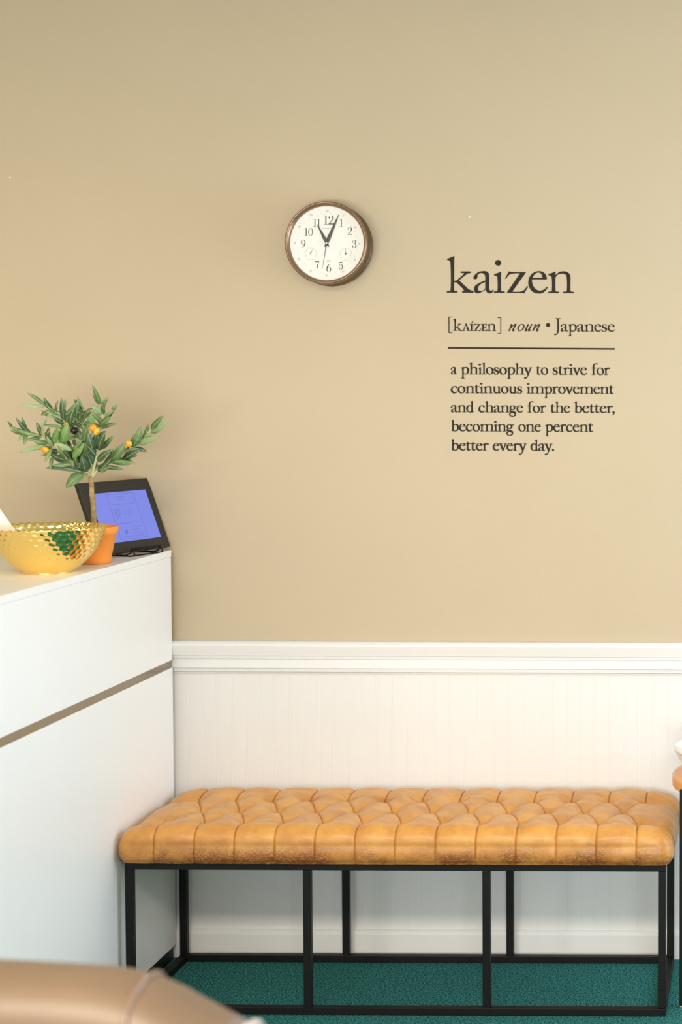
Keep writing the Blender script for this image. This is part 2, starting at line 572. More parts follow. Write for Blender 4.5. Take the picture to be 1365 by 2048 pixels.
# every glyph: list of pieces, a piece = [outline, hole, ...], then the advance width
G = {
    'k': ([[KK]], 425), 'a': ([KA], 370), 'i': ([[stem(64, 408)], [ell(76, 580, 54, 54)]], 205), 'z': ([[KZ]], 425), 'e': ([KE], 365),
    'n': ([[stem(64, 415)], [sh(ARCH, 64)]], 475), 'm': ([[stem(64, 415)], [sh(ARCH, 64)], [sh(ARCH, 339)]], 750),
    'h': ([[stem(64, 705)], [sh(ARCH, 64)]], 475), 'l': ([[stem(64, 705)]], 205),
    'u': ([[P('126,408 126,130s 142,72s 185,44s 235,48s 302,90 302,62 255,12s 195,-11s 120,5s 72,60s 60,130s 60,330s 50,365s 5,378 5,395')],
           [P('366,408 366,80s 376,48s 420,34 420,17 310,-12 302,-8 302,330s 292,365s 245,378 245,395')]], 440),
    'o': ([[ell(195, 202, 196, 214), ell(195, 202, 122, 186, 0.16)]], 410),
    'c': ([[P('340,95 328,106 290,65s 225,42s 150,62s 90,140s 75,220s 95,320s 150,380s 210,385s 250,355s 264,315s 292,295s 325,310s 330,345s 295,388s 220,412s 120,395s 35,310s 0,195s 30,70s 100,0s 180,-12s 270,10s')]], 365),
    's': ([[P('235,300 222,300 200,355s 150,388s 100,375s 75,335s 90,290s 150,255s 215,220s 258,165s 262,100s 225,30s 140,-12s 70,-2s 18,18 5,125 22,125 50,55s 110,14s 170,25s 198,75s 185,125s 130,160s 60,200s 15,260s 20,330s 70,395s 145,412s 195,404s 232,395')]], 300),
    't': ([[P('120,505 126,405 250,405 245,372 126,372 126,110s 140,60s 180,42s 245,65 252,50 190,0s 130,-12s 75,15s 60,90s 60,372 0,372 -2,388 55,420s 106,505')]], 275),
    'r': ([[stem(64, 415)], [P('130,330 172,395s 228,418s 285,415s 312,390s 308,350s 285,332s 252,345s 212,356s 168,330s 128,270')]], 325),
    'v': ([[P('-25,405 150,405 150,382 103,374 212,105 312,370 262,382 262,405 400,405 400,382 352,367 205,-15 175,-15 20,367 -25,382')]], 395),
    'y': ([[P('-25,405 150,405 150,382 103,374 224,95 312,370 262,382 262,405 400,405 400,382 352,367 190,-80s 130,-190s 60,-250s 5,-237s -5,-197s 30,-172s 80,-182s 122,-150s 178,-10 20,367 -25,382')]], 395),
    'p': ([[P('130,418 130,-218s 138,-232s 190,-238 190,-260 2,-260 2,-238 56,-232s 64,-218s 64,290s 53,330s 6,350 0,362')], [sh(BOWL, 64), sh(BHOLE, 64)]], 440),
    'b': ([[P('130,705 130,30 80,-10 64,10 64,580s 53,617s 6,637 0,649')], [sh(BOWL, 64), sh(BHOLE, 64)]], 440),
    'd': ([[P('356,705 356,90s 366,48s 412,34 412,17 300,-12 290,-4 290,580s 279,617s 232,637 226,649')], [sh(BOWL, 356, 0, -1), sh(BHOLE, 356, 0, -1)]], 430),
    'g': ([[ell(165, 272, 150, 142), ell(165, 272, 84, 116)], [P('255,372 315,392s 400,390 400,352 330,350s 285,335')],
           [ell(175, -112, 182, 126), ell(170, -118, 128, 84)], [P('115,150 72,112s 80,84s 150,72s 260,64s 330,15s 350,-55s 300,-60s 250,-8s 150,12s 60,14s 12,55s 14,108s 80,168')]], 400),
    'f': ([[R(0, 374, 245, 405)], [P('126,42s 134,29s 190,24 190,0 0,0 0,24 52,29s 60,42s 60,480s 85,600s 150,680s 230,705s 300,690s 318,655s 292,622s 255,635s 215,665s 165,640s 130,560s 126,470s'.replace('126,42s', '126,42', 1))]], 285),
    ',': ([[ell(38, 42, 48, 48)], [P('84,50 86,0s 52,-80s -10,-130 -20,-116 24,-70s 38,0')]], 120),
    '.': ([[ell(48, 40, 52, 52)]], 110),
    'A': ([[P('185,420 215,420 75,24 45,24')], [P('170,425 215,430 368,24 290,24')], [R(95, 140, 275, 166)], [R(-10, 0, 125, 24)], [R(245, 0, 415, 24)]], 400),
    'I': ([[R(64, 0, 128, 405)], [R(0, 0, 192, 24)], [R(0, 381, 192, 405)], [P('85,462 165,570 205,548 105,455')]], 205),
    'Z': ([[sh(KZ, 0, 0, 0.98, 1)]], 420),
    'E': ([[R(60, 0, 122, 405)], [R(0, 0, 300, 24)], [R(0, 381, 290, 405)], [R(110, 192, 220, 216)], [P('300,0 318,105 303,105 262,22')], [P('290,405 290,310 275,310 250,383')], [P('222,140 222,270 207,270 195,205 207,140')]], 330),
    '[': ([[R(0, -125, 44, 805)], [R(0, -125, 235, -98)], [R(0, 778, 235, 805)]], 240),
    ']': ([[R(191, -125, 235, 805)], [R(0, -125, 235, -98)], [R(0, 778, 235, 805)]], 240),
    'J': ([[R(40, 712, 285, 738)], [P('196,715 196,60s 170,-90s 90,-190s 20,-215s -20,-190s -12,-152s 28,-142s 70,-160s 105,-120s 130,20s 130,715')]], 300),
    '*': ([[ell(110, 0, 110, 110)]], 220),
    # italic n, o, u
    '1n': ([[skew(P('0,0 52,0 62,330s 40,405s -40,345 -34,332 -5,350s 10,320s'), 0.3)], [skew(P('45,150 100,310s 190,408s 250,405s 262,340s 240,190s 228,80s 240,44s 290,78 300,66 245,-8s 190,-10s 166,40s 178,170s 200,310s 188,348s 140,300s 85,190s 48,70'), 0.3)]], 380),
    '1o': ([[skew(ell(150, 202, 150, 212), 0.3), skew(ell(150, 202, 96, 186), 0.3)]], 370),
    '1u': ([[skew(P('20,350 62,405s 90,390s 78,200s 72,90s 95,52s 150,110s 200,230 200,170 130,20s 70,-12s 20,20s 12,110s 28,280s 24,345s'), 0.3)], [skew(P('200,405 255,405 232,100s 238,45s 285,80 296,68 240,-8s 185,-8s 172,60s 190,300'), 0.3)]], 370),
    # figures of the clock, 405 high
    '0': ([[ell(130, 200, 130, 208), ell(130, 200, 84, 194)]], 290),
    '1': ([[R(66, 0, 116, 405)], [R(0, 0, 182, 14)], [P('70,405 70,380 0,372 0,384')]], 200),
    '2': ([[P('10,310 40,380s 125,408s 215,375s 240,300s 205,210s 120,110s 65,48 230,48 245,95 256,95 242,0 0,0 0,15 95,125s 165,220s 188,300s 165,370s 110,392s 50,370s 25,310')], [ell(46, 310, 38, 38)]], 290),
    '3': ([[P('15,310 40,380s 115,408s 195,380s 215,310s 190,240s 130,213 205,180s 235,110s 200,25s 110,-8s 30,20s 5,80 22,85 50,25s 105,10s 165,35s 182,110s 160,175s 90,202 90,220 145,240s 165,310s 145,375s 105,392s 50,370s 30,310')], [ell(42, 308, 35, 35)], [ell(40, 86, 38, 38)]], 270),
    '4': ([[R(150, 0, 200, 405)], [R(90, 0, 250, 14)], [P('150,405 175,405 40,130 15,118')], [R(10, 105, 255, 132)]], 280),
    '5': ([[R(35, 350, 205, 405)], [R(35, 190, 50, 380)], [P('36,200 90,255s 130,262s 215,222s 235,130s 200,25s 110,-8s 30,15s 5,75 20,80 50,20s 100,10s 165,40s 180,130s 160,215s 110,243s 60,225s 46,190')], [ell(38, 76, 36, 36)]], 260),
    '6': ([[ell(125, 125, 122, 134), ell(125, 125, 72, 120)], [P('5,140 25,270s 100,370s 205,412 208,402 125,350s 75,260s 56,140')]], 270),
    '7': ([[R(0, 355, 220, 405)], [P('202,375 220,385 146,180s 138,40s 116,-4s 84,8s 80,60s 112,190s')], [R(0, 315, 12, 370)]], 240),
    '9': ([[ell(125, 275, 122, 134), ell(125, 275, 72, 120)], [P('245,260 225,130s 150,30s 45,-12 42,-2 125,50s 175,140s 194,260')]], 270),
}


def glyph_polys(word, fat=0.0, squash=1.0, bold=0.0):
    """-> list of pieces (each [outer, hole...]) laid out in a row, ink min x and max x"""
    x = 0
    out = []
    i = 0
    italic = word.startswith('~')
    for ch in word.lstrip('~'):
        pieces, adv = G[('1' + ch) if italic else ch]
        for pc in pieces:
            polys = []
            for h, c in enumerate(pc):
                p = fatten(flat(c), fat, h > 0)
                polys.append([(px + x, py if py < 405 else 405 + (py - 405) * squash) for px, py in p])
            for dx in ((-bold, bold) if bold else (0,)):
                out.append([[(px + dx, py) for px, py in p] for p in polys])
        x += adv
    xs = [p[0] for pc in out for p in pc[0]]
    return out, min(xs), max(xs)


def fill_pieces(bm, pieces, fn, th):
    """filled, slightly raised letters; fn maps (x, y) to a point, th pushes the face towards -y"""
    for ip, polys in enumerate(pieces):
        tk = th * (1 + 0.09 * (ip % 7))
        cu = bpy.data.curves.new('outline', 'CURVE')
        cu.dimensions = '2D'
        cu.fill_mode = 'BOTH'
        cu.extrude = 0.5
        for p in polys:
            sp = cu.splines.new('POLY')
            sp.points.add(len(p) - 1)
            for k, (x, y) in enumerate(p):
                sp.points[k].co = (x, y, 0, 1)
            sp.use_cyclic_u = True
        o = bpy.data.objects.new('outline', cu)
        COL.objects.link(o)
        me = bpy.data.meshes.new_from_object(o)
        bpy.data.objects.remove(o)
        bpy.data.curves.remove(cu)
        vs = []
        for v in me.vertices:
            q = Vector(fn(v.co.x, v.co.y))
            q.y -= (v.co.z + 0.5) * tk
            vs.append(bm.verts.new(q))
        for f in me.polygons:
            try:
                bm.faces.new([vs[k] for k in f.vertices])
            except ValueError:
                pass
        bpy.data.meshes.remove(me)


# ------------------------------------------------------------------ the room
DX = at(346, 1280, 1, -0.029).x - 0.002                                         # plane of the desk front
WY = -0.0                                           # plane of the back wall
bm = bmesh.new()                                    # back wall; opening at far right is added, unseen, for the corner fill
for b in ((ROOM_X0, 0, 0, 0.35, 0.12, ROOM_Z), (1.35, 0, 0, ROOM_X1, 0.12, ROOM_Z), (0.35, 0, 0, 1.35, 0.12, 0.9), (0.35, 0, 2.1, 1.35, 0.12, ROOM_Z)):
    box(bm, *b)
struct(obj('wall_back', bm, M_wall))
bm = bmesh.new()
for b in ((0.29, -0.012, 0.87, 0.35, 0.05, 2.16), (1.35, -0.012, 0.87, 1.41, 0.05, 2.16), (0.35, -0.012, 2.1, 1.35, 0.05, 2.16), (0.35, -0.012, 0.87, 1.35, 0.05, 0.92), (0.83, 0.0, 0.92, 0.87, 0.05, 2.1)):
    box(bm, *b)
struct(obj('corner_fill_window', bm, M_white))  # frame of the added corner opening
struct(boxobj('wall_left', (ROOM_X0 - 0.12, ROOM_Y0, 0, ROOM_X0, 0.12, ROOM_Z), M_wall))
bm = bmesh.new()                                    # front wall with an unseen opening added for the front fill
for b in ((ROOM_X0 - 0.12, ROOM_Y0 - 0.12, 0, -3.1, ROOM_Y0, ROOM_Z), (1.3, ROOM_Y0 - 0.12, 0, ROOM_X1 + 0.12, ROOM_Y0, ROOM_Z), (-3.1, ROOM_Y0 - 0.12, 0, 1.3, ROOM_Y0, 0.2), (-3.1, ROOM_Y0 - 0.12, 2.2, 1.3, ROOM_Y0, ROOM_Z)):
    box(bm, *b)
struct(obj('wall_front', bm, M_wall))
bm = bmesh.new()
for x in (-3.1, -1.66, -0.19, 1.25):
    box(bm, x, ROOM_Y0 - 0.04, 0.2, x + 0.05, ROOM_Y0 + 0.01, 2.2)
for z in (0.2, 2.15):
    box(bm, -3.1, ROOM_Y0 - 0.04, z, 1.3, ROOM_Y0 + 0.012, z + 0.05)
struct(obj('front_fill_window', bm, M_black))  # frame bars of the added front opening
bm = bmesh.new()                                    # right wall with a window opening
wy0, wy1, wz0, wz1 = -1.4, -0.2, 0.5, 2.1
for b in ((ROOM_X1, ROOM_Y0, 0, ROOM_X1 + 0.12, wy0, ROOM_Z), (ROOM_X1, wy1, 0, ROOM_X1 + 0.12, 0.12, ROOM_Z), (ROOM_X1, wy0, 0, ROOM_X1 + 0.12, wy1, wz0), (ROOM_X1, wy0, wz1, ROOM_X1 + 0.12, wy1, ROOM_Z)):
    box(bm, *b)
struct(obj('wall_right', bm, M_wall))
bm = bmesh.new()
for b in ((ROOM_X1 - 0.01, wy0 - 0.06, wz0 - 0.06, ROOM_X1 + 0.05, wy0, wz1 + 0.06), (ROOM_X1 - 0.01, wy1, wz0 - 0.06, ROOM_X1 + 0.05, wy1 + 0.06, wz1 + 0.06), (ROOM_X1 - 0.01, wy0, wz0 - 0.06, ROOM_X1 + 0.05, wy1, wz0), (ROOM_X1 - 0.01, wy0, wz1, ROOM_X1 + 0.05, wy1, wz1 + 0.06)):
    box(bm, *b)
struct(obj('window_1', bm, M_white))
struct(boxobj('floor', (ROOM_X0 - 0.12, ROOM_Y0 - 0.12, -0.1, ROOM_X1 + 0.12, 0.12, 0), M_carpet))
struct(boxobj('ceiling', (ROOM_X0 - 0.12, ROOM_Y0 - 0.12, ROOM_Z, ROOM_X1 + 0.12, 0.12, ROOM_Z + 0.1), M_ceil))

# beadboard wainscot: boards with narrow double grooves
bm = bmesh.new()
ZB, ZT, yb = 0.0, 0.765, -0.008
xs = [(ROOM_X0, yb)]
x = ROOM_X0 + 0.013
while x < ROOM_X1 - 0.01:
    for q in (0, 0.006):
        xs += [(x + q, yb), (x + q + 0.0012, yb + 0.0003), (x + q + 0.0024, yb)]
    x += 0.0385
xs.append((ROOM_X1, yb))
lo = [bm.verts.new((a, b, ZB)) for a, b in xs]
hi = [bm.verts.new((a, b, ZT)) for a, b in xs]
for i in range(len(xs) - 1):
    bm.faces.new((lo[i], lo[i + 1], hi[i + 1], hi[i]))
b0 = [bm.verts.new((a, 0, z)) for a, z in ((ROOM_X0, ZB), (ROOM_X1, ZB), (ROOM_X1, ZT), (ROOM_X0, ZT))]
bm.faces.new(b0)
bm.faces.new(hi + [b0[2], b0[3]])
bm.faces.new(lo + [b0[1], b0[0]])
struct(obj('trim_2', bm, M_white))
# chair rail
RT = at(700, 1283, 1, -0.02).z
k = 0.00131
prof = [(0, RT), (-0.020, RT - 0.001), (-0.026, RT - 0.006), (-0.027, RT - 0.012), (-0.025, RT - 0.022), (-0.0225, RT - 0.033), (-0.0215, RT - 0.0385),
        (-0.0165, RT - 0.040), (-0.0165, RT - 0.043), (-0.0185, RT - 0.0445), (-0.0185, RT - 0.047), (-0.0145, RT - 0.049), (-0.016, RT - 0.055), (-0.0195, RT - 0.064), (-0.0215, RT - 0.071),
        (-0.0155, RT - 0.073), (-0.0155, RT - 0.0765), (-0.0175, RT - 0.078), (-0.0175, RT - 0.081), (-0.0125, RT - 0.084), (-0.011, RT - 0.088), (0, RT - 0.088)]
struct(prof_x('trim_1', prof, ROOM_X0, ROOM_X1, M_white))
BT = at(700, 1860, 1, -0.016).z
struct(prof_x('baseboard_back', [(0, 0), (-0.018, 0), (-0.018, BT - 0.012), (-0.0165, BT - 0.004), (-0.012, BT), (0, BT)], DX - 0.01, ROOM_X1, M_white))
bm = bmesh.new()                                    # two filled nail holes in the paint
for px, py in ((20, 355), (940, 434)):
    p = at(px, py, 1, 0)
    sphere(bm, p, 0.0024, (1, 0.3, 0.8), u=10, v=6)
sp_ = obj('nail_mark', bm, M_paper, bpy.data.objects['wall_back'], True)

# ------------------------------------------------------------------ reception desk
ZD = at(343, 1100, 1, -0.029).z                          # counter height
DY0, DY1 = -2.05, -0.0275
desk = thing('reception_desk', 'white laminate reception desk with bronze metal strip across its front', 'desk', (DX - 0.2, -1.0, 0))
z_s0, z_s1 = at(346, 1335, 1, -0.029).z, at(346, 1320, 1, -0.029).z
boxobj('counter_top', (DX - 0.40, DY0, ZD - 0.018, DX, DY1, ZD), M_lam, desk, 0.0012)
boxobj('upper_front_panel', (DX - 0.02, DY0, z_s1, DX - 0.001, DY1, ZD - 0.0182), M_lam, desk, 0.0008)
boxobj('metal_strip', (DX - 0.02, DY0, z_s0, DX - 0.003, DY1, z_s1), M_strip, desk)
boxobj('lower_front_panel', (DX - 0.02, DY0, 0.038, DX, DY1, z_s0), M_lam, desk, 0.0008)
boxobj('toe_kick', (DX - 0.40, DY0 + 0.03, 0.0, DX - 0.006, DY1 - 0.001, 0.0375), M_kick, desk)
boxobj('end_panel', (DX - 0.40, DY1 - 0.02, 0.038, DX - 0.0201, DY1, ZD - 0.0182), M_lam, desk)
boxobj('end_panel', (DX - 0.40, DY0, 0.038, DX - 0.0201, DY0 + 0.02, ZD - 0.0182), M_lam, desk)
boxobj('back_panel', (DX - 0.40, DY0 + 0.0201, 0.038, DX - 0.38, DY1 - 0.0201, ZD - 0.0182), M_lam, desk)

# ------------------------------------------------------------------ tufted bench
BXL, BXR, BYF, BYB = -1.538, -0.235, -0.413, -0.034
TB, ZF = 0.0185, 0.372
bench = thing('tufted_bench', 'long button-tufted tan leather bench on black metal frame against white wainscot', 'bench', ((BXL + BXR) / 2, (BYF + BYB) / 2, 0))
legx = [BXL, -1.1095, -0.677, BXR - TB]
for lx in legx:
    for ly in (BYF, BYB - TB):
        bm = bmesh.new()
        box(bm, lx, ly, TB + 0.0003, lx + TB, ly + TB, ZF - TB - 0.0003, 0.0012)
        obj('leg', bm, M_black, bench)
for z in (0.0, ZF - TB):
    nm = 'floor_rail' if z == 0 else 'top_rail'
    for ly in (BYF, BYB - TB):
        boxobj(nm, (BXL, ly, z + 0.0004, BXR, ly + TB, z + TB), M_black, bench, 0.0012)
    for lx in (BXL, BXR - TB):
        boxobj(nm, (lx, BYF + TB, z + 0.0004, lx + TB, BYB - TB, z + TB), M_black, bench, 0.0012)

SX0, SX1, SY0, SY1, SZ0, SZ1 = -1.549, -0.221, -0.430, -0.016, ZF + 0.0005, 0.449
RR = 0.030
U0, US, V0, VS = -1.460, 0.0963, -0.350, 0.111


def tuft(x, y, side):
    u = (x - U0) / US
    T = (y - V0) / VS
    Tc = min(max(T, 0), 2)
    a, b = u - Tc / 2, u + Tc / 2
    da, db = a - round(a), b - round(b)
    lat = 1.0                                    # lattice strength fades past the last buttons
    if u < 0.0 - 0.001:
        lat = max(0, 1 + u / 0.16)
    if u > 12.001:
        lat = max(0, 1 - (u - 12) / 0.16)
    wd = 0.015
    crease = math.exp(-(da / wd) ** 2) if Tc in (0, 2) else max(0.4 * math.exp(-(da / wd) ** 2), math.exp(-(db / wd) ** 2))
    inner = Tc == T
    pil = abs(math.sin(PI * a)) ** 0.8 * abs(math.sin(PI * b)) ** 0.6 if inner else abs(math.sin(PI * u)) ** 0.3
    # side creases at both ends, one per button row
    dT = T - round(T)
    es = math.exp(-(dT / 0.03) ** 2) if -0.4 < T < 2.4 and round(T) in (0, 2) else 0
    pe = abs(math.sin(PI * min(max(T / 2, 0), 1))) ** 0.7 * 0.9 if 0 < T < 2 else min(1, abs(dT) * 3)
    crease = crease * lat + es * (1 - lat)
    pil = pil * lat + pe * (1 - lat)
    pit = 0
    for row in (0, 1, 2):
        off = 0.5 if row == 1 else 0
        n = min(max(round(u - off), 0), 11 if row == 1 else 12)
        dx, dy = (u - off - n) * US, (T - row) * VS
        pit = max(pit, math.exp(-math.sqrt(dx * dx + dy * dy + 1e-6) / 0.016))
    if side:
        return 0.0026 * pil - 0.0055 * crease
    return 0.0092 * pil - 0.0042 * crease - 0.0125 * pit + 0.006 * (1 - pit) - 0.020 * max(0, 1 - (x - SX0) / 0.11) ** 2 - 0.020 * max(0, 1 - (SX1 - x) / 0.10) ** 2


def cushion():
    bm = bmesh.new()
    ix0, ix1, iy0, iy1 = SX0 + RR, SX1 - RR, SY0 + RR, SY1 - RR
    arc = RR * PI / 2
    Lh = arc + (SZ1 - RR - SZ0)
    nx, ny, ns = 1240, 130, 26

    def params(a, b, n):
        p = [(a, Lh * (1 - i / ns)) for i in range(ns)]
        p = [(a, -q) for _, q in p]
        p += [(a + (b - a) * i / n, 0) for i in range(n + 1)]
        p += [(b, Lh * (i + 1) / ns) for i in range(ns)]
        return p
    PXs, PYs = params(ix0, ix1, nx), params(iy0, iy1, ny)
    grid = []
    for (cx, ox) in PXs:
        row = []
        for (cy, oy) in PYs:
            r = math.hypot(ox, oy)
            if r < 1e-9:
                n = Vector((0, 0, 1)); p = Vector((cx, cy, SZ1)); s = 0
            else:
                d = Vector((ox / r, oy / r, 0))
                r = min(r, Lh)
                if r < arc:
                    t = r / RR
                    n = d * math.sin(t) + Vector((0, 0, math.cos(t)))
                    p = Vector((cx, cy, SZ1 - RR)) + n * RR
                else:
                    n = d.copy(); p = Vector((cx, cy, SZ1 - RR - (r - arc))) + d * RR
                s = r / arc
            dt, ds = tuft(p.x, p.y, False), tuft(p.x, p.y, True)
            k = min(1, s)
            dd = dt * (1 - k) + ds * k
            if s > 1:                                  # bulge, then tuck in at the lower edge
                q = (r - arc) / (Lh - arc)
                dd = dd * (1 - q * 0.5) + 0.004 * math.sin(PI * min(1, q * 1.1)) - 0.006 * max(0, q - 0.75) * 4
            wr = math.sin(p.x * 61 + p.y * 37) * math.sin(p.x * 23 - p.y * 71) * 0.0010
            row.append(bm.verts.new(p + n * (dd + wr)))
        grid.append(row)
    for i in range(len(grid) - 1):
        for j in range(len(grid[0]) - 1):
            bm.faces.new((grid[i][j], grid[i + 1][j], grid[i + 1][j + 1], grid[i][j + 1]))
    bmesh.ops.remove_doubles(bm, verts=bm.verts, dist=1e-5)
    return bm


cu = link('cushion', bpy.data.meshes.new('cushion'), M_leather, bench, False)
bmc = cushion()
bmesh.ops.recalc_face_normals(bmc, faces=bmc.faces)
bmc.to_mesh(cu.data)
bmc.free()
cu.data.transform(world_of(bench).inverted())
for p_ in cu.data.polygons:
    p_.use_smooth = True
boxobj('seat_board', (BXL + 0.004, BYF + 0.004, ZF + 0.0003, BXR - 0.004, BYB - 0.004, ZF + 0.010), M_black, bench)
for row in (0, 1, 2):
    for i in range(12 if row == 1 else 13):
        bm = bmesh.new()
        x, y = U0 + (i + (0.5 if row == 1 else 0)) * US, V0 + row * VS
        sphere(bm, (x, y, SZ1 - 0.0118), 0.0085, (1, 1, 0.42), u=14, v=8)
        obj('button', bm, M_leather, bench, True)

# ------------------------------------------------------------------ wall clock
cc = at(666, 491.8, 1, -0.004)
clock = thing('wall_clock', 'round bronze-cased wall clock with white dial hanging on beige wall', 'clock', (cc.x, 0, cc.z), Matrix.Rotation(math.radians(0.6), 4, 'Y') @ Matrix.Rotation(math.radians(-2.0), 4, 'X'))
RC, DK = 0.1072, 1.3


def lathe_y(prof, seg=96):
    """profile (r, depth towards the room) about the clock's axis"""
    bm = bmesh.new()
    rings = [[bm.verts.new((r * math.cos(2 * PI * i / seg), -d * DK, r * math.sin(2 * PI * i / seg))) for i in range(seg)] for r, d in prof]
    for A, B in zip(rings, rings[1:]):
        for i in range(seg):
            j = (i + 1) % seg
            bm.faces.new((A[i], A[j], B[j], B[i]))
    if prof[0][0] > 1e-6:
        bm.faces.new(rings[0])
    return bm


bm = lathe_y([(0.102, 0.008), (RC * 0.985, 0.0085), (RC, 0.010), (RC, 0.0135), (RC * 0.975, 0.0155), (RC * 0.955, 0.018), (RC * 0.955, 0.036), (RC * 0.97, 0.0385), (RC * 0.985, 0.041), (RC * 0.97, 0.0435), (RC * 0.95, 0.0445), (0.09, 0.0445)])
obj('case', bm, M_bronze, clock, True, local=True)
bm = lathe_y([(RC * 0.952, 0.0446), (RC * 0.985, 0.0462), (RC * 1.0, 0.050), (RC * 0.993, 0.054), (RC * 0.97, 0.0568), (RC * 0.95, 0.057), (RC * 0.937, 0.055), (RC * 0.925, 0.053), (RC * 0.912, 0.0525), (RC * 0.902, 0.051), (RC * 0.892, 0.0448), (RC * 0.892, 0.0446)])
obj('rim', bm, M_brim, clock, True, local=True)
bm = lathe_y([(0.0955, 0.0444), (0.0955, 0.0456), (0.0001, 0.0456)])
dial = obj('dial', bm, M_dial, clock, False, local=True)
FY = -0.0457 * DK
ROOT[dial.name] = Matrix.Identity(4)


def flatshape(bm, pts, y0, th):
    A = [bm.verts.new((x, y0, z)) for x, z in pts]
    B = [bm.verts.new((x, y0 - th, z)) for x, z in pts]
    n = len(pts)
    for i in range(n):
        j = (i + 1) % n
        bm.faces.new((A[i], A[j], B[j], B[i]))
    bm.faces.new(A)
    bm.faces.new(B)


def figure(txt, x, z, h, m, name='numeral', parent=dial, fat=4, rot=0.0):
    pcs, x0, x1 = glyph_polys(txt, fat)
    s = h / 405
    ca, sa = math.cos(rot), math.sin(rot)

    def fn(a, b):
        u, v = (a - (x0 + x1) / 2) * s, (b - 202) * s
        return (x + u * ca - v * sa, FY, z + u * sa + v * ca)
    bm = bmesh.new()
    fill_pieces(bm, pcs, fn, 0.0003)
    return obj(name, bm, m, parent, False, local=True)


KP = 0.2105 / 1026                                  # metres per pixel of the enlarged clock view


def cpos(zx, zy):
    return (zx - 652) * KP, (657 - zy) * KP


for txt, zx, zy, hh in (('12', 672, 365, 112), ('1', 828, 398, 92), ('2', 938, 500, 94), ('3', 995, 662, 96), ('5', 830, 937, 92), ('6', 678, 968, 98), ('7', 530, 932, 94), ('9', 352, 665, 94), ('10', 420, 518, 94), ('11', 520, 402, 96)):
    x, z = cpos(zx, zy)
    figure(txt, x, z, hh * KP, M_ink, fat=0)
# minute track, tiny minute figures, two small gauges, faint lines of print
for i in range(60):
    a = PI / 2 - 2 * PI * i / 60
    if i % 5 == 0:
        continue
    bm = bmesh.new()
    r0, r1, wv = 0.0765, 0.0795, 0.0004
    c, s = math.cos(a), math.sin(a)
    flatshape(bm, [(r0 * c - wv * s, r0 * s + wv * c), (r1 * c - wv * s, r1 * s + wv * c), (r1 * c + wv * s, r1 * s - wv * c), (r0 * c + wv * s, r0 * s - wv * c)], FY, 0.0002)
    obj('minute_mark', bm, M_pale, dial, False, local=True)
for i, t in enumerate(('60', '5', '10', '15', '20', '25', '30', '35', '40', '45', '50', '55')):
    a = PI / 2 - 2 * PI * i / 12
    figure(t, 0.0835 * math.cos(a), 0.0835 * math.sin(a), 0.0052, M_pale, 'minute_figure', fat=10, rot=a - PI / 2 if math.sin(a) > -0.3 else a + PI / 2)
for nm, zx, zy, nx_, ny_ in (('thermometer_gauge', 447, 787, 485, 722), ('hygrometer_gauge', 890, 787, 888, 720)):
    gx, gz = cpos(zx, zy)
    bm = bmesh.new()
    for i in range(27):
        a = math.radians(-40 + 260 * i / 26)
        c, s = math.cos(a), math.sin(a)
        r0, r1, wv = 0.0128, 0.0172 if i % 3 == 0 else 0.0155, 0.00035
        flatshape(bm, [(gx + r0 * c - wv * s, gz + r0 * s + wv * c), (gx + r1 * c - wv * s, gz + r1 * s + wv * c), (gx + r1 * c + wv * s, gz + r1 * s - wv * c), (gx + r0 * c + wv * s, gz + r0 * s - wv * c)], FY, 0.0002)
    flatshape(bm, [(gx - 0.009, gz - 0.0158), (gx + 0.009, gz - 0.0158), (gx + 0.009, gz - 0.0165), (gx - 0.009, gz - 0.0165)], FY, 0.0002)
    g = obj(nm, bm, M_pale, dial, False, local=True)
    ROOT[g.name] = Matrix.Identity(4)
    bm = bmesh.new()
    tx, tz = cpos(nx_, ny_)
    d = Vector((tx - gx, tz - gz)); L_ = d.length; d.normalize(); pn = Vector((-d.y, d.x))
    flatshape(bm, [(gx + pn.x * 0.0006, gz + pn.y * 0.0006), (tx, tz), (gx - pn.x * 0.0006, gz - pn.y * 0.0006)], FY - 0.001, 0.0004)
    sphere(bm, (gx, FY - 0.001, gz), 0.0019, (1, 0.5, 1), u=12, v=8)
    obj('gauge_needle', bm, M_ink, clock, True, local=True)
for zx, zy, ln in ((662, 472, 150), (678, 876, 60), (678, 890, 52)):
    x, z = cpos(zx, zy)
    bm = bmesh.new()
    n = int(ln / 12)
    for i in range(n):
        xa = x + (i - n / 2) * 12 * KP
        flatshape(bm, [(xa, z), (xa + 8 * KP, z), (xa + 8 * KP, z + 0.0014), (xa, z + 0.0014)], FY, 0.0002)
    obj('faint_print', bm, M_pale, dial, False, local=True)


def hand(name, zx, zy, wmax, tail, y0, shape=0.18):
    tx, tz = cpos(zx, zy)
    d = Vector((tx, tz)); L_ = d.length; d.normalize(); n = Vector((-d.y, d.x))
    pts = [(-tail, 0.4), (0, 0.72), (L_ * shape, 1.0), (L_ * 0.75, 0.42), (L_, 0.06)]
    o = [(d.x * t + n.x * wmax * w_, d.y * t + n.y * wmax * w_) for t, w_ in pts] + [(d.x * t - n.x * wmax * w_, d.y * t - n.y * wmax * w_) for t, w_ in pts[::-1]]
    bm = bmesh.new()
    flatshape(bm, o, y0, 0.0006)
    return obj(name, bm, M_hand, clock, False, local=True)


hand('hour_hand', 524, 418, 0.0042, 0.010, FY - 0.002)
hand('minute_hand', 801, 288, 0.0046, 0.011, FY - 0.0034, 0.14)
hand('second_hand', 597, 1016, 0.0008, 0.022, FY - 0.0048)
bm = bmesh.new()
sphere(bm, (0, FY - 0.0055, 0), 0.0022, (1, 0.5, 1), u=16, v=10)
obj('hand_cap', bm, M_cap, clock, True, local=True)

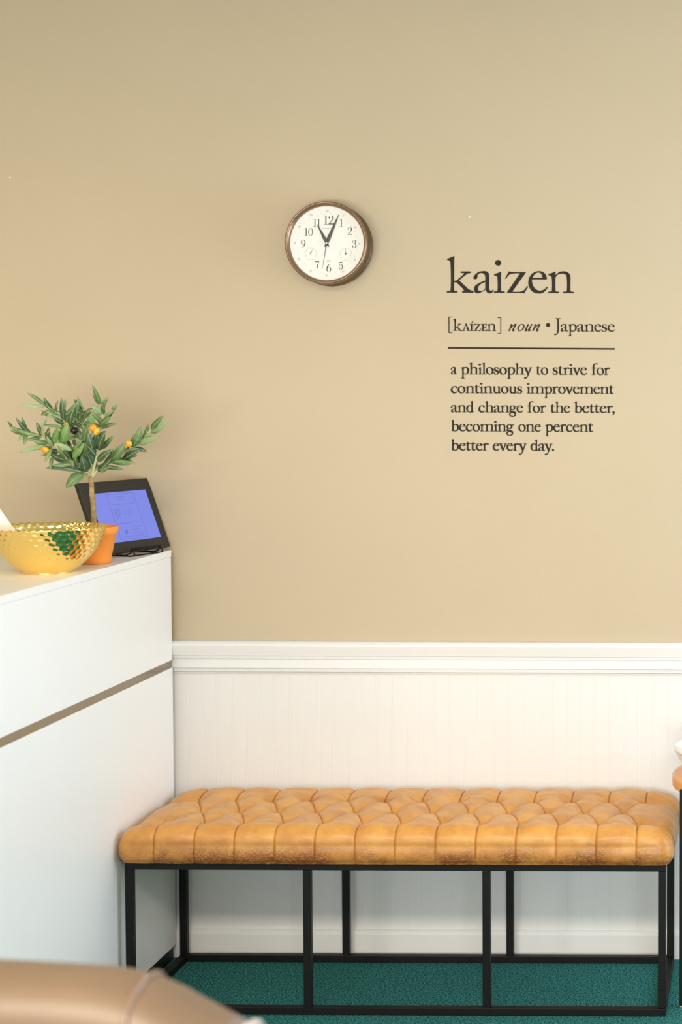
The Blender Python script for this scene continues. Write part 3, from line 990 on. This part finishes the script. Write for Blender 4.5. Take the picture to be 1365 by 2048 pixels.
# ------------------------------------------------------------------ lettering on the wall
lp = at(1063, 710, 1, 0)
letters = thing('wall_lettering', 'dark vinyl lettering on beige wall giving a dictionary entry for kaizen', 'wall lettering', (lp.x, 0, lp.z))
PXM = (at(1100, 700, 1, 0) - at(1000, 700, 1, 0)).length / 100


def word(bm, txt, px0, px1, pyl, xh, fat=0.0, squash=1.0, slope=0.0048, bold=0.0):
    """word whose ink runs from px0 to px1, x-height xh pixels, baseline at pyl on its left"""
    pcs, x0, x1 = glyph_polys(txt, fat, squash, bold)
    a = at(px0, pyl, 1, 0)
    b = at(px1, pyl + slope * (px1 - px0), 1, 0)
    s = xh * PXM / 405
    ux = (b - a) / (x1 - x0)
    fill_pieces(bm, pcs, lambda u, v: (a.x + ux.x * (u - x0), -0.0002, a.z + ux.z * (u - x0) + v * s), 0.0004)


bm = bmesh.new()
word(bm, 'kaizen', 894.4, 1148.7, 584.8, 41.3, 3)
obj('headline', bm, M_letter, letters)['label'] = 'large word kaizen'
bm = bmesh.new()
word(bm, '[', 897.7, 905.6, 661.7, 14, 4, bold=4)
word(bm, 'kAIZEn', 907.1, 993.0, 661.7, 14, 4, bold=4)
word(bm, ']', 995.6, 1003.3, 663.0, 14, 4, bold=4)
word(bm, '~noun', 1017.3, 1081.6, 662.0, 14, 3, bold=3)
word(bm, '*', 1092.7, 1101.2, 650.0, 15.2)
word(bm, 'Japanese', 1109.0, 1231.0, 662.7, 14.3, 4, bold=4)
obj('pronunciation_line', bm, M_letter, letters)['label'] = 'smaller line with bracketed word, noun and Japanese'
bm = bmesh.new()
a, b = at(896.7, 696, 1, 0), at(1230.4, 698, 1, 0)
th = 1.7 * PXM
flatshape(bm, [(a.x, a.z - th), (b.x, b.z - th), (b.x, b.z + th), (a.x, a.z + th)], -0.0002, 0.0004)
obj('divider_rule', bm, M_letter, letters)
LINES = [(748.2, [('a', 902.3, 914.7), ('philosophy', 922.3, 1065.2), ('to', 1072.6, 1097.2), ('strive', 1106, 1175.4), ('for', 1184, 1221)]),
         (786.3, [('continuous', 902.1, 1045.7), ('improvement', 1054, 1228.7)]),
         (824.4, [('and', 902.2, 948.7), ('change', 957.3, 1047.7), ('for', 1055.8, 1093.2), ('the', 1101.3, 1141.5), ('better,', 1148.8, 1230.5)]),
         (862.3, [('becoming', 902.4, 1029), ('one', 1037.3, 1083.2), ('percent', 1091, 1187.5)]),
         (900.6, [('better', 902.4, 978.4), ('every', 986, 1054.2), ('day.', 1061.6, 1109.3)])]
for py, ws in LINES:
    bm = bmesh.new()
    for t, p0, p1 in ws:
        word(bm, t, p0, p1, py + 0.0045 * (p0 - 902), 14.0, 4, 0.84, bold=11)
    obj('definition_line', bm, M_letter, letters)

# ------------------------------------------------------------------ gold bowl and napkin on the desk
bc = at(96, 1144, 2, ZD)
bowl = tag(link('decorative_bowl', bpy.data.meshes.new('decorative_bowl'), M_gold), 'wide hammered gold metal bowl on the white desk top', 'bowl')
prof = [(0.055, 0.0), (0.0565, 0.0035), (0.069, 0.0115), (0.0885, 0.030), (0.102, 0.047), (0.112, 0.065), (0.120, 0.084), (0.1275, 0.104)]
po = [(v.x, v.y) for v in catmull([(r, z, 0) for r, z in prof], 9)]
pin = [(r - 0.003 if z > 0.01 else max(0.0, r - 0.006), max(z, 0.0045)) for r, z in po[::-1]]
full = [(0.0001, 0.0), (0.03, 0.0), (0.054, 0.0)] + po + [(0.1262, 0.1055), (0.1248, 0.105)] + pin[1:] + [(0.04, 0.0042), (0.0001, 0.0042)]


def dimple(r, z, a, kk):
    if z < 0.012 or r < 0.06:
        return r, z
    row = z / 0.0115
    ph = a * 44 / 2 + (PI / 2 if int(row) % 2 else 0)
    d = abs(math.sin(ph)) * abs(math.sin(PI * (row % 1.0)))
    wave = 0.0014 * math.sin(a * 44) * max(0, (z - 0.095) / 0.01)
    return r - 0.0017 * d * min(1, (z - 0.012) / 0.02), z + wave


bm = bmesh.new()
lathe(bm, full, (0, 0, 0), 360, fn=dimple)
bmesh.ops.recalc_face_normals(bm, faces=bm.faces)
bm.to_mesh(bowl.data)
bm.free()
bowl.location = (bc.x, bc.y, ZD + 0.0003)
for p_ in bowl.data.polygons:
    p_.use_smooth = True

bm = bmesh.new()
cy = bc.y - 0.01
pt = [(-1.698, ZD + 0.046), at(30, 1060, 1, cy), at(0, 1017, 1, cy), at(-26, 980, 1, cy), at(-60, 985, 1, cy), (-1.752, ZD + 0.060)]
pt = [(p.x, p.z) if isinstance(p, Vector) else p for p in pt]
for q, off in ((0, 0), (1, 0.006)):
    pp = [(x - 0.006 * q, z - 0.004 * q) for x, z in pt]
    flatshape(bm, pp, cy + off, 0.0016)
tag(obj('folded_napkin', bm, M_paper), 'white folded paper napkin standing in the gold bowl', 'napkin')

# ------------------------------------------------------------------ potted olive tree
pc = at(190, 1126.5, 2, ZD)
plant = thing('potted_olive_tree', 'small faux olive tree in orange terracotta pot on the white desk', 'plant', (pc.x, pc.y, ZD))
PYC = pc.y
pb = at(190, 1129, 1, PYC - 0.036)
bm = bmesh.new()
lathe(bm, [(0.0001, 0.0004), (0.034, 0.0004), (0.0355, 0.002), (0.049, 0.070), (0.0525, 0.0715), (0.0545, 0.088), (0.053, 0.0895), (0.0495, 0.0885), (0.0475, 0.074), (0.046, 0.070), (0.0001, 0.070)], (pc.x, pc.y, ZD), 64)
obj('pot', bm, M_terra, plant, True)
bm = bmesh.new()
lathe(bm, [(0.0001, 0.0705), (0.046, 0.0705), (0.0468, 0.076), (0.03, 0.079), (0.0001, 0.080)], (pc.x, pc.y, ZD), 40, fn=lambda r, z, a, kk: (r, z + (0.0015 * math.sin(a * 7 + kk * 2) if 1 < kk < 4 else 0)))
obj('soil', bm, M_soil, plant, True)


def pp(px, py, dep=0.0):
    """photo pixel at the tree's distance, dep metres further from the camera"""
    return at(px, py, 1, PYC + dep)


def z3(x, y):
    return x / 7.583, 760 + y / 7.583


def z4(x, y):
    return 160 + x / 7.583, 760 + y / 7.583


bm = bmesh.new()
tube(bm, catmull([pc + Vector((0, 0, 0.074)), pp(188, 1040), pp(186.5, 1010, 0.002), pp(184, 985), pp(183, 966), pp(182, 952)], 5), 0.0062, 12, r1=0.0056)
trunk = obj('trunk', bm, M_bark, plant, True)
BR = [([(182, 955), z3(1270, 1400), z3(1110, 1260), z3(1000, 1160), z3(870, 1060), z3(740, 975), z3(640, 855), z3(430, 800), z3(365, 822)], 0.0, -0.05),
      ([(182, 955), z3(1300, 1330), z3(1270, 1000), z3(1268, 740), z3(1200, 640), z3(1120, 510)], 0.0, 0.03),
      ([z3(1268, 760), z3(1235, 640), z3(1250, 540), z3(1290, 460)], 0.02, 0.05),
      ([(183, 955), z4(210, 1330), z4(260, 1130), z4(285, 870), z4(325, 700), z4(345, 560), z4(320, 380)], 0.0, -0.02),
      ([(184, 955), z4(270, 1360), z4(430, 1270), z4(560, 1180), z4(700, 1080), z4(900, 970), z4(1060, 760)], 0.0, 0.02),
      ([z3(1262, 1000), z3(1130, 860), z3(1000, 690), z3(960, 600), z3(890, 500), z3(690, 392)], 0.0, -0.04),
      ([(181, 952), (174, 945), (166, 949)], 0.0, -0.03)]
for pts, d0, d1 in BR:
    bm = bmesh.new()
    n = len(pts)
    tube(bm, catmull([pp(*p, d0 + (d1 - d0) * i / (n - 1)) for i, p in enumerate(pts)], 5), 0.0036, 8, r1=0.0012)
    obj('branch', bm, M_twig, plant, True)

# leaves: base, tip (zoomed pixels), width, kind 0 dark 1 green 2 pale 3 bright, depth
LV3 = [((690, 385), (440, 215), 55, 1, -.04), ((690, 398), (365, 365), 48, 2, -.045), ((880, 505), (710, 380), 42, 1, -.03), ((720, 550), (640, 465), 22, 0, -.02), ((905, 588), (725, 545), 48, 2, -.02),
       ((660, 680), (715, 570), 22, 2, -.05), ((400, 730), (340, 575), 48, 1, -.05), ((185, 712), (120, 630), 28, 1, -.05), ((620, 845), (175, 708), 62, 1, -.05), ((400, 775), (200, 772), 38, 1, -.045),
       ((650, 855), (630, 610), 38, 2, -.055), ((640, 800), (575, 705), 34, 1, -.04), ((680, 835), (750, 762), 52, 1, -.04), ((725, 965), (515, 915), 88, 1, -.04), ((710, 1000), (330, 1092), 72, 2, -.045),
       ((960, 715), (650, 688), 38, 1, -.03), ((960, 605), (935, 305), 85, 0, -.035), ((865, 480), (880, 320), 34, 1, -.02), ((980, 545), (1195, 318), 68, 1, -.04), ((1070, 720), (1132, 430), 68, 0, -.045),
       ((968, 700), (912, 612), 26, 0, -.02), ((1282, 452), (1178, 262), 34, 2, .03), ((820, 970), (890, 730), 105, 3, -.05), ((945, 970), (1032, 695), 150, 3, -.05), ((1212, 655), (1090, 568), 42, 1, 0),
       ((1170, 625), (1100, 560), 30, 2, .01), ((1080, 712), (1190, 635), 42, 0, -.02), ((1090, 1072), (848, 968), 62, 2, -.06), ((1100, 1062), (1242, 912), 62, 1, -.05), ((1105, 1185), (1265, 965), 105, 3, -.05),
       ((985, 1135), (895, 1045), 72, 1, -.055), ((1060, 1172), (985, 1075), 60, 0, -.04), ((870, 1082), (770, 1055), 62, 0, -.03), ((1005, 1212), (760, 1108), 74, 0, -.03), ((775, 1045), (690, 1225), 62, 3, -.06),
       ((800, 1155), (772, 1345), 48, 1, -.05), ((1110, 1268), (822, 1292), 68, 1, -.05), ((1272, 1402), (735, 1338), 74, 0, -.04), ((1260, 1412), (1055, 1295), 52, 0, -.02), ((1130, 1005), (1085, 855), 24, 1, .01),
       ((1130, 1000), (1165, 845), 34, 1, .01), ((1245, 832), (1165, 690), 28, 1, .01), ((1290, 885), (1325, 715), 92, 1, -.03), ((1220, 1185), (1345, 1010), 125, 0, -.03), ((1300, 1385), (1245, 1170), 125, 0, -.02),
       ((1180, 1250), (1075, 1010), 110, 0, .0), ((1240, 1100), (1290, 880), 110, 0, .015), ((1060, 1050), (975, 880), 110, 0, .01), ((800, 1010), (770, 870), 60, 0, -.01), ((1000, 620), (960, 400), 70, 1, .0)]
LV4 = [((300, 372), (198, 102), 62, 1, -.03), ((290, 368), (212, 198), 36, 0, -.02), ((318, 362), (440, 252), 58, 2, -.025), ((108, 448), (278, 388), 22, 1, .02), ((362, 525), (342, 385), 38, 1, -.02),
       ((385, 545), (495, 465), 46, 2, -.02), ((498, 460), (567, 366), 58, 2, -.025), ((110, 592), (325, 525), 62, 2, -.01), ((60, 692), (132, 598), 52, 1, -.01), ((298, 705), (460, 568), 84, 1, -.035),
       ((292, 712), (165, 608), 66, 3, -.03), ((58, 945), (112, 695), 90, 1, -.03), ((205, 1085), (128, 825), 118, 0, -.04), ((222, 1055), (232, 838), 108, 0, -.03), ((288, 1065), (372, 825), 125, 0, -.035),
       ((348, 1045), (502, 858), 68, 1, -.02), ((268, 1225), (488, 1068), 78, 0, -.04), ((242, 1155), (128, 1018), 54, 0, -.05), ((468, 1225), (672, 968), 125, 1, -.02), ((638, 1225), (882, 1072), 100, 0, .01),
       ((680, 1105), (872, 1045), 54, 2, .02), ((798, 1015), (912, 732), 115, 1, .0), ((908, 965), (1078, 818), 74, 3, .01), ((908, 982), (1155, 882), 94, 2, .0), ((1078, 745), (1252, 556), 88, 1, .015),
       ((1080, 802), (1298, 652), 84, 2, .02), ((428, 1255), (805, 1270), 54, 1, -.02), ((268, 1378), (455, 1212), 94, 0, -.02), ((300, 1392), (460, 1308), 62, 1, -.03), ((182, 1345), (95, 1095), 135, 0, .0),
       ((205, 1300), (235, 1125), 100, 0, .01), ((40, 1290), (20, 1050), 120, 0, .01), ((130, 1240), (250, 1040), 110, 0, .02), ((60, 1130), (100, 960), 90, 1, -.03)]
LVP = [((167, 949), (135, 973), 20 * 7.583, 1, -.04)]
fol = bmesh.new()


def leaf(base, tip, width, kind, bulge, side):
    d = tip - base
    L_ = d.length
    d.normalize()
    view = Vector((0.25, -1, 0.1)).normalized()
    s = d.cross(view).normalized()
    nrm = s.cross(d).normalized()
    if nrm.dot(view) < 0:
        nrm = -nrm
    tw = random.uniform(-0.35, 0.35)
    s2 = (s * math.cos(tw) + nrm * math.sin(tw)).normalized()
    n2 = (nrm * math.cos(tw) - s * math.sin(tw)).normalized()
    K = 9
    rows = []
    for i in range(K + 1):
        t = i / K
        wv = width * 0.5 * (math.sin(PI * t ** 0.8) ** 0.75 if 0 < t < 1 else 0.0) + 0.0003
        c = base + d * (L_ * t) + n2 * (bulge * math.sin(PI * t) * L_) + s * (side * math.sin(PI * t) * L_)
        rows.append([fol.verts.new(c - s2 * wv + n2 * wv * 0.25), fol.verts.new(c - s2 * min(wv, 0.0006)), fol.verts.new(c + s2 * min(wv, 0.0006)), fol.verts.new(c + s2 * wv + n2 * wv * 0.25)])
    for A, B in zip(rows, rows[1:]):
        for q, mi in ((0, kind), (1, 4), (2, kind)):
            fol.faces.new((A[q], A[q + 1], B[q + 1], B[q])).material_index = mi


MPP = (pp(200, 900) - pp(100, 900)).length / 100
for lst, zz in ((LV3, z3), (LV4, z4), (LVP, lambda a, b: (a, b))):
    for b_, t_, wd_, kd_, dp_ in lst:
        dd = random.uniform(-0.012, 0.012)
        b3, t3 = pp(*zz(*b_), dp_), pp(*zz(*t_), dp_ - 0.015 + dd)
        leaf(b3, b3 + (t3 - b3) * 1.10, 1.02 * wd_ / 7.583 * MPP, kd_, random.uniform(0.02, 0.10), random.uniform(-0.06, 0.06))
for pts, d0, d1 in BR[:6]:                            # smaller leaves in opposite pairs along the branches
    n = len(pts)
    q = catmull([pp(*p, d0 + (d1 - d0) * i / (n - 1)) for i, p in enumerate(pts)], 4)
    for i in range(3, len(q) - 1, 3):
        d = (q[i + 1] - q[i - 1]).normalized()
        for sg in (-1, 1):
            sd = d.cross(Vector((random.uniform(-0.3, 0.3), -1, random.uniform(-0.3, 0.3)))).normalized() * sg
            t = q[i] + (d * random.uniform(0.5, 0.9) + sd * random.uniform(0.5, 0.8) + Vector((0, random.uniform(-0.6, 0.6), 0))) * random.uniform(0.030, 0.046)
            leaf(q[i], t, random.uniform(0.008, 0.012), random.choice((0, 1, 1, 2)), random.uniform(0.02, 0.1), random.uniform(-0.06, 0.06))
me = bpy.data.meshes.new('foliage')
fol.to_mesh(me)
fol.free()
fo = link('foliage', me, M_leaf + [M_rib], plant, True)
sol = fo.modifiers.new('thickness', 'SOLIDIFY')
sol.thickness = 0.0005
for (zx, zy), rx, rz, m, dp, ang, lb in ((z3(1128, 765), 55, 56, M_oliveB, -.06, 0, 'black olive'), (z3(680, 1055), 66, 48, M_oliveY, -.065, 0.2, 'yellow olive'), (z4(203, 728), 55, 58, M_oliveO, -.055, 0, 'orange olive'),
                                         (z4(250, 782), 42, 56, M_oliveY, -.065, 0.35, 'yellow olive'), (z4(742, 965), 50, 50, M_oliveO, -.03, 0, 'orange olive'), (z4(698, 998), 26, 40, M_oliveY, -.03, 0, 'yellow olive'), (z3(1015, 672), 26, 34, M_oliveO, -.03, 0, 'orange olive')):
    bm = bmesh.new()
    k_ = MPP / 7.583
    sphere(bm, pp(zx, zy, dp), 1.0, (rx * k_, min(rx, rz) * k_, rz * k_), Matrix.Rotation(ang, 4, 'Y'))
    obj('olive', bm, m, plant, True)['label'] = lb

# ------------------------------------------------------------------ digital photo frame on its wire stand
BRc = at(342, 1088, 1, -0.018)
BLc = at(204, 1111, 1, -0.265)
TRc = at(288, 952, 1, -0.012)
wx = (BRc - BLc)
wx.z = 0
FW = wx.length
wx.normalize()
up_ = TRc - BRc
up_ -= wx * up_.dot(wx)
FH = up_.length
up_.normalize()
fn_ = wx.cross(up_).normalized()                     # points towards the desk front
if fn_.x < 0:
    fn_ = -fn_
FT = 0.014
MF = Matrix(((wx.x, -fn_.x, up_.x, 0), (wx.y, -fn_.y, up_.y, 0), (wx.z, -fn_.z, up_.z, 0), (0, 0, 0, 1)))
frame = thing('digital_photo_frame', 'black digital picture frame with lit blue screen leaning back beside the olive tree', 'digital frame', BLc, MF)
bm = bmesh.new()
bx, bz = FW * 0.165, FH * 0.20
box(bm, 0, 0.0008, 0, FW, FT, FH, 0.002)
obj('bezel', bm, M_bezel, frame, False, local=True)
bm = bmesh.new()
s0x, s1x, s0z, s1z = FW * 0.10, FW * 0.90, FH * 0.145, FH * 0.835
box(bm, s0x, -0.0002, s0z, s1x, 0.0012, s1z)
scr = obj('screen', bm, M_screen, frame, False, local=True)
ROOT[scr.name] = world_of(frame)
bm = bmesh.new()


def sline(x0, z0, x1, z1, t=0.0006):
    """bar between two screen positions given as fractions"""
    ax, az, bx_, bz_ = s0x + x0 * (s1x - s0x), s0z + z0 * (s1z - s0z), s0x + x1 * (s1x - s0x), s0z + z1 * (s1z - s0z)
    if abs(bx_ - ax) > abs(bz_ - az):
        box(bm, ax, -0.0005, az - t, bx_, -0.0002, az + t)
    else:
        box(bm, ax - t, -0.0005, az, ax + t, -0.0002, bz_)


sline(0.28, 0.04, 0.28, 0.96); sline(0.76, 0.04, 0.76, 0.96); sline(0.28, 0.96, 0.76, 0.96); sline(0.28, 0.04, 0.76, 0.04)
for a_, b_, c_ in ((0.44, 0.58, .90), (0.45, 0.56, .84), (0.32, 0.72, .75), (0.32, 0.42, .64), (0.32, 0.40, .60), (0.32, 0.44, .56), (0.32, 0.40, .52), (0.32, 0.40, .48), (0.50, 0.62, .60), (0.48, 0.60, .56), (0.32, 0.70, .36), (0.54, 0.72, .28), (0.54, 0.66, .22), (0.54, 0.70, .15), (0.34, 0.70, .09)):
    sline(a_, c_, b_, c_, 0.0007)
sphere(bm, (s0x + 0.42 * (s1x - s0x), -0.0003, s0z + 0.19 * (s1z - s0z)), 0.006, (1, 0.05, 1), u=12, v=8)
obj('screen_document', bm, M_screentext, scr, False, local=True)

stand = thing('display_stand', 'small black wire easel stand holding the digital picture frame', 'stand', (BLc + wx * FW * 0.5) * 1)
stand.location.z = ZD
ROOT[stand.name] = Matrix.Translation(stand.location)
bm = bmesh.new()
mid = BLc + wx * FW * 0.5
nh = Vector((fn_.x, fn_.y, 0)).normalized()


def sp(a_, out, z):
    q = mid + wx * a_ + nh * out
    return Vector((q.x, q.y, ZD + z))


RW = 0.0018
hb = BLc.z - ZD
A_ = 0.062
tube(bm, [sp(-A_, -0.048, RW), sp(-A_, 0.030, RW), sp(A_ * 0.75, 0.030, RW), sp(A_ * 0.75, -0.048, RW), sp(-A_, -0.048, RW)], RW, 8)
for q in (-A_ * 0.82, A_ * 0.9):
    tube(bm, catmull([sp(q, -0.02, RW), sp(q, -0.006, RW), sp(q, 0.005, RW + 0.0002), sp(q, 0.014, hb - 0.004), sp(q, 0.021, hb - 0.001), sp(q, 0.024, hb + 0.008)], 5), RW, 8)
    tube(bm, [sp(q, -0.02, RW), sp(q, -0.036, 0.017), sp(q, -0.048, RW)], RW, 8)
tube(bm, [sp(-A_ * 0.82, 0.0235, hb + 0.008), sp(A_ * 0.9, 0.0235, hb + 0.008)], RW * 2.0, 8)
for q in (-A_ * 0.82, A_ * 0.9):
    tube(bm, catmull([sp(q, 0.024, hb + 0.008), sp(q + 0.004, 0.030, hb * 0.5), sp(q - 0.004, 0.030, RW)], 5), RW, 8)
obj('wire_frame', bm, M_black, stand, True)

# ------------------------------------------------------------------ side table and white pot at the right edge
tl = at(1345.5, 1545, 1, -0.245)
TR_, tz = 0.20, tl.z
tcx, tcy = tl.x + TR_, -0.245
table = thing('side_table', 'small round honey wood side table with thin black legs at bench end', 'table', (tcx, tcy, 0))
bm = bmesh.new()
lathe(bm, [(0.0001, -0.027), (TR_ - 0.003, -0.027), (TR_, -0.024), (TR_, -0.003), (TR_ - 0.003, 0), (0.0001, 0)], (tcx, tcy, tz), 96)
obj('table_top', bm, M_wood, table)
for i in range(3):
    a = math.radians(210 + 120 * i)
    lx, ly = tcx + (TR_ - 0.02) * math.cos(a), tcy + (TR_ - 0.02) * math.sin(a)
    if i == 0:
        lx = at(1364.0, 1800, 1, -0.345).x
        ly = tcy - math.sqrt(TR_ ** 2 - (lx - tcx) ** 2) - 0.0045
    rr = 0.0042
    bm = bmesh.new()
    box(bm, lx - rr, ly - rr, 0.006, lx + rr, ly + rr, tz - (0.016 if i == 0 else 0.0275), 0.0008)
    lg = obj('leg', bm, M_black, table)
    ROOT[lg.name] = world_of(table)
    bm = bmesh.new()
    lathe(bm, [(0.0001, 0.0003), (0.0065, 0.0003), (0.0072, 0.003), (0.004, 0.0055), (0.0001, 0.0062)], (lx, ly, 0), 24)
    obj('leg_foot', bm, M_steel, lg, True)
pl_ = at(1349, 1491, 1, -0.245)
pr = 0.088
pcx, pcy = pl_.x + pr, -0.245
ph = pl_.z - tz + 0.004
bm = bmesh.new()
prof = [(0.0001, 0.0004), (0.058, 0.0004), (0.061, 0.003)]
n = 7
for i in range(n):
    t0 = i / n
    zz = 0.004 + (ph - 0.020) * t0
    dz = (ph - 0.020) / n
    rb = 0.061 + (pr - 0.006 - 0.061) * t0
    prof += [(rb, zz), (rb + 0.0028, zz + dz * 0.45), (rb + 0.0012, zz + dz * 0.9)]
prof += [(pr - 0.002, ph - 0.016), (pr, ph - 0.010), (pr - 0.001, ph - 0.002), (pr - 0.005, ph), (pr - 0.010, ph - 0.003), (pr - 0.013, ph - 0.02), (0.058, 0.010), (0.0001, 0.009)]
lathe(bm, prof, (0, 0, 0), 72)
o = tag(obj('ceramic_bowl', bm, M_ceram, None, True), 'white ribbed ceramic bowl on the round wood side table', 'bowl')
o.location = (pcx, pcy, tz + 0.0003)

# ------------------------------------------------------------------ leather armchair in the foreground
AYO, AYI = -2.385, -2.525                            # outer and inner face of its far arm
CX = -1.02
chair = thing('leather_armchair', 'blurred tan leather tub armchair in the near left corner', 'armchair', (-0.95, -2.72, 0))


def arm_top(s):
    """height of the shell along its run from the far arm's front (s=0)"""
    ks = [(0, 0.778), (0.05, 0.803), (0.105, 0.834), (0.16, 0.846), (0.27, 0.852), (0.55, 0.862), (5, 0.87)]
    for (a, za), (b, zb) in zip(ks, ks[1:]):
        if s <= b:
            t = (s - a) / (b - a)
            return za + (zb - za) * t
    return ks[-1][1]


yc_ = (AYO + AYI) / 2
RAD = 0.33
cyc = yc_ - RAD
pathp = []
for i in range(14):
    pathp.append((-0.590 + (CX + 0.615) * i / 14, yc_))
for i in range(33):
    a = PI / 2 + PI * i / 32
    pathp.append((CX + RAD * math.cos(a), cyc + RAD * math.sin(a)))
for i in range(1, 15):
    pathp.append((CX + (-0.590 - CX) * i / 14, cyc - RAD))
acc = [0]
for p, q in zip(pathp, pathp[1:]):
    acc.append(acc[-1] + math.hypot(q[0] - p[0], q[1] - p[1]))
TOT = acc[-1]
TH = (AYO - AYI) / 2


def shell_ring(i, grow=0.0):
    p = Vector((pathp[i][0], pathp[i][1], 0))
    q0, q1 = pathp[max(i - 1, 0)], pathp[min(i + 1, len(pathp) - 1)]
    d = Vector((q1[0] - q0[0], q1[1] - q0[1], 0)).normalized()
    nn = Vector((d.y, -d.x, 0))                       # outward
    h = arm_top(min(acc[i], TOT - acc[i]))
    e = min(acc[i], TOT - acc[i])
    puff = 1 - 0.10 * math.exp(-e / 0.02)
    out = []
    rr = 0.055
    prof_ = [(TH - 0.012, 0.13), (TH, 0.16), (TH + 0.004, 0.45), (TH, h - rr)]
    for k in range(1, 8):
        a = PI / 2 * k / 8
        prof_.append((TH - rr + rr * math.cos(a), h - rr + rr * math.sin(a)))
    prof_ += [(TH - rr, h), (0, h + 0.004), (-(TH - rr), h)]
    for k in range(1, 8):
        a = PI / 2 + PI / 2 * k / 8
        prof_.append((-(TH - rr) + rr * math.cos(a), h - rr + rr * math.sin(a)))
    prof_ += [(-TH, h - rr), (-TH - 0.004, 0.45), (-TH, 0.16), (-TH + 0.012, 0.13)]
    for o_, z_ in prof_:
        out.append(p + nn * (o_ * puff + grow * (1 if o_ > 0 else -1 if o_ < 0 else 0)) + Vector((0, 0, z_ + (grow if z_ > h - 0.03 else 0))))
    return out


bm = bmesh.new()
rings = [[bm.verts.new(v) for v in shell_ring(i)] for i in range(len(pathp))]
for A, B in zip(rings, rings[1:]):
    for k in range(len(A)):
        j = (k + 1) % len(A)
        bm.faces.new((A[k], A[j], B[j], B[k]))
bm.faces.new(rings[0])
bm.faces.new(rings[-1])
obj('shell', bm, M_chairL, chair, True)


def seam_at(i, r, m, name):
    bm = bmesh.new()
    tube(bm, catmull(shell_ring(i, 0.0005)[1:-1], 3), r, 8)
    return obj(name, bm, m, chair, True)


i1 = min(range(len(pathp)), key=lambda i: abs(acc[i] - 0.112))
for i in (0, len(pathp) - 1):
    seam_at(i, 0.0065, M_pipe, 'piping')['label'] = 'pale piping around arm front'
for i in (i1, len(pathp) - 1 - i1, 22, 38):
    seam_at(i, 0.0035, M_seamd, 'seam')
bm = bmesh.new()
box(bm, CX - 0.24, cyc - RAD + TH + 0.006, 0.30, -0.60, cyc + RAD - TH - 0.006, 0.45, 0.035)
obj('seat_cushion', bm, M_chairL, chair, True)
bm = bmesh.new()
box(bm, CX - 0.24, cyc - RAD + TH + 0.006, 0.15, -0.63, cyc + RAD - TH - 0.006, 0.298, 0.01)
obj('seat_base', bm, M_chairL, chair)
for x, y in ((-0.68, yc_), (-0.68, cyc - RAD), (CX - 0.20, cyc + 0.235), (CX - 0.20, cyc - 0.235)):
    bm = bmesh.new()
    lathe(bm, [(0.0001, 0.0003), (0.013, 0.0003), (0.021, 0.129), (0.0001, 0.1295)], (x, y, 0), 20)
    obj('leg', bm, M_walnut, chair, True)
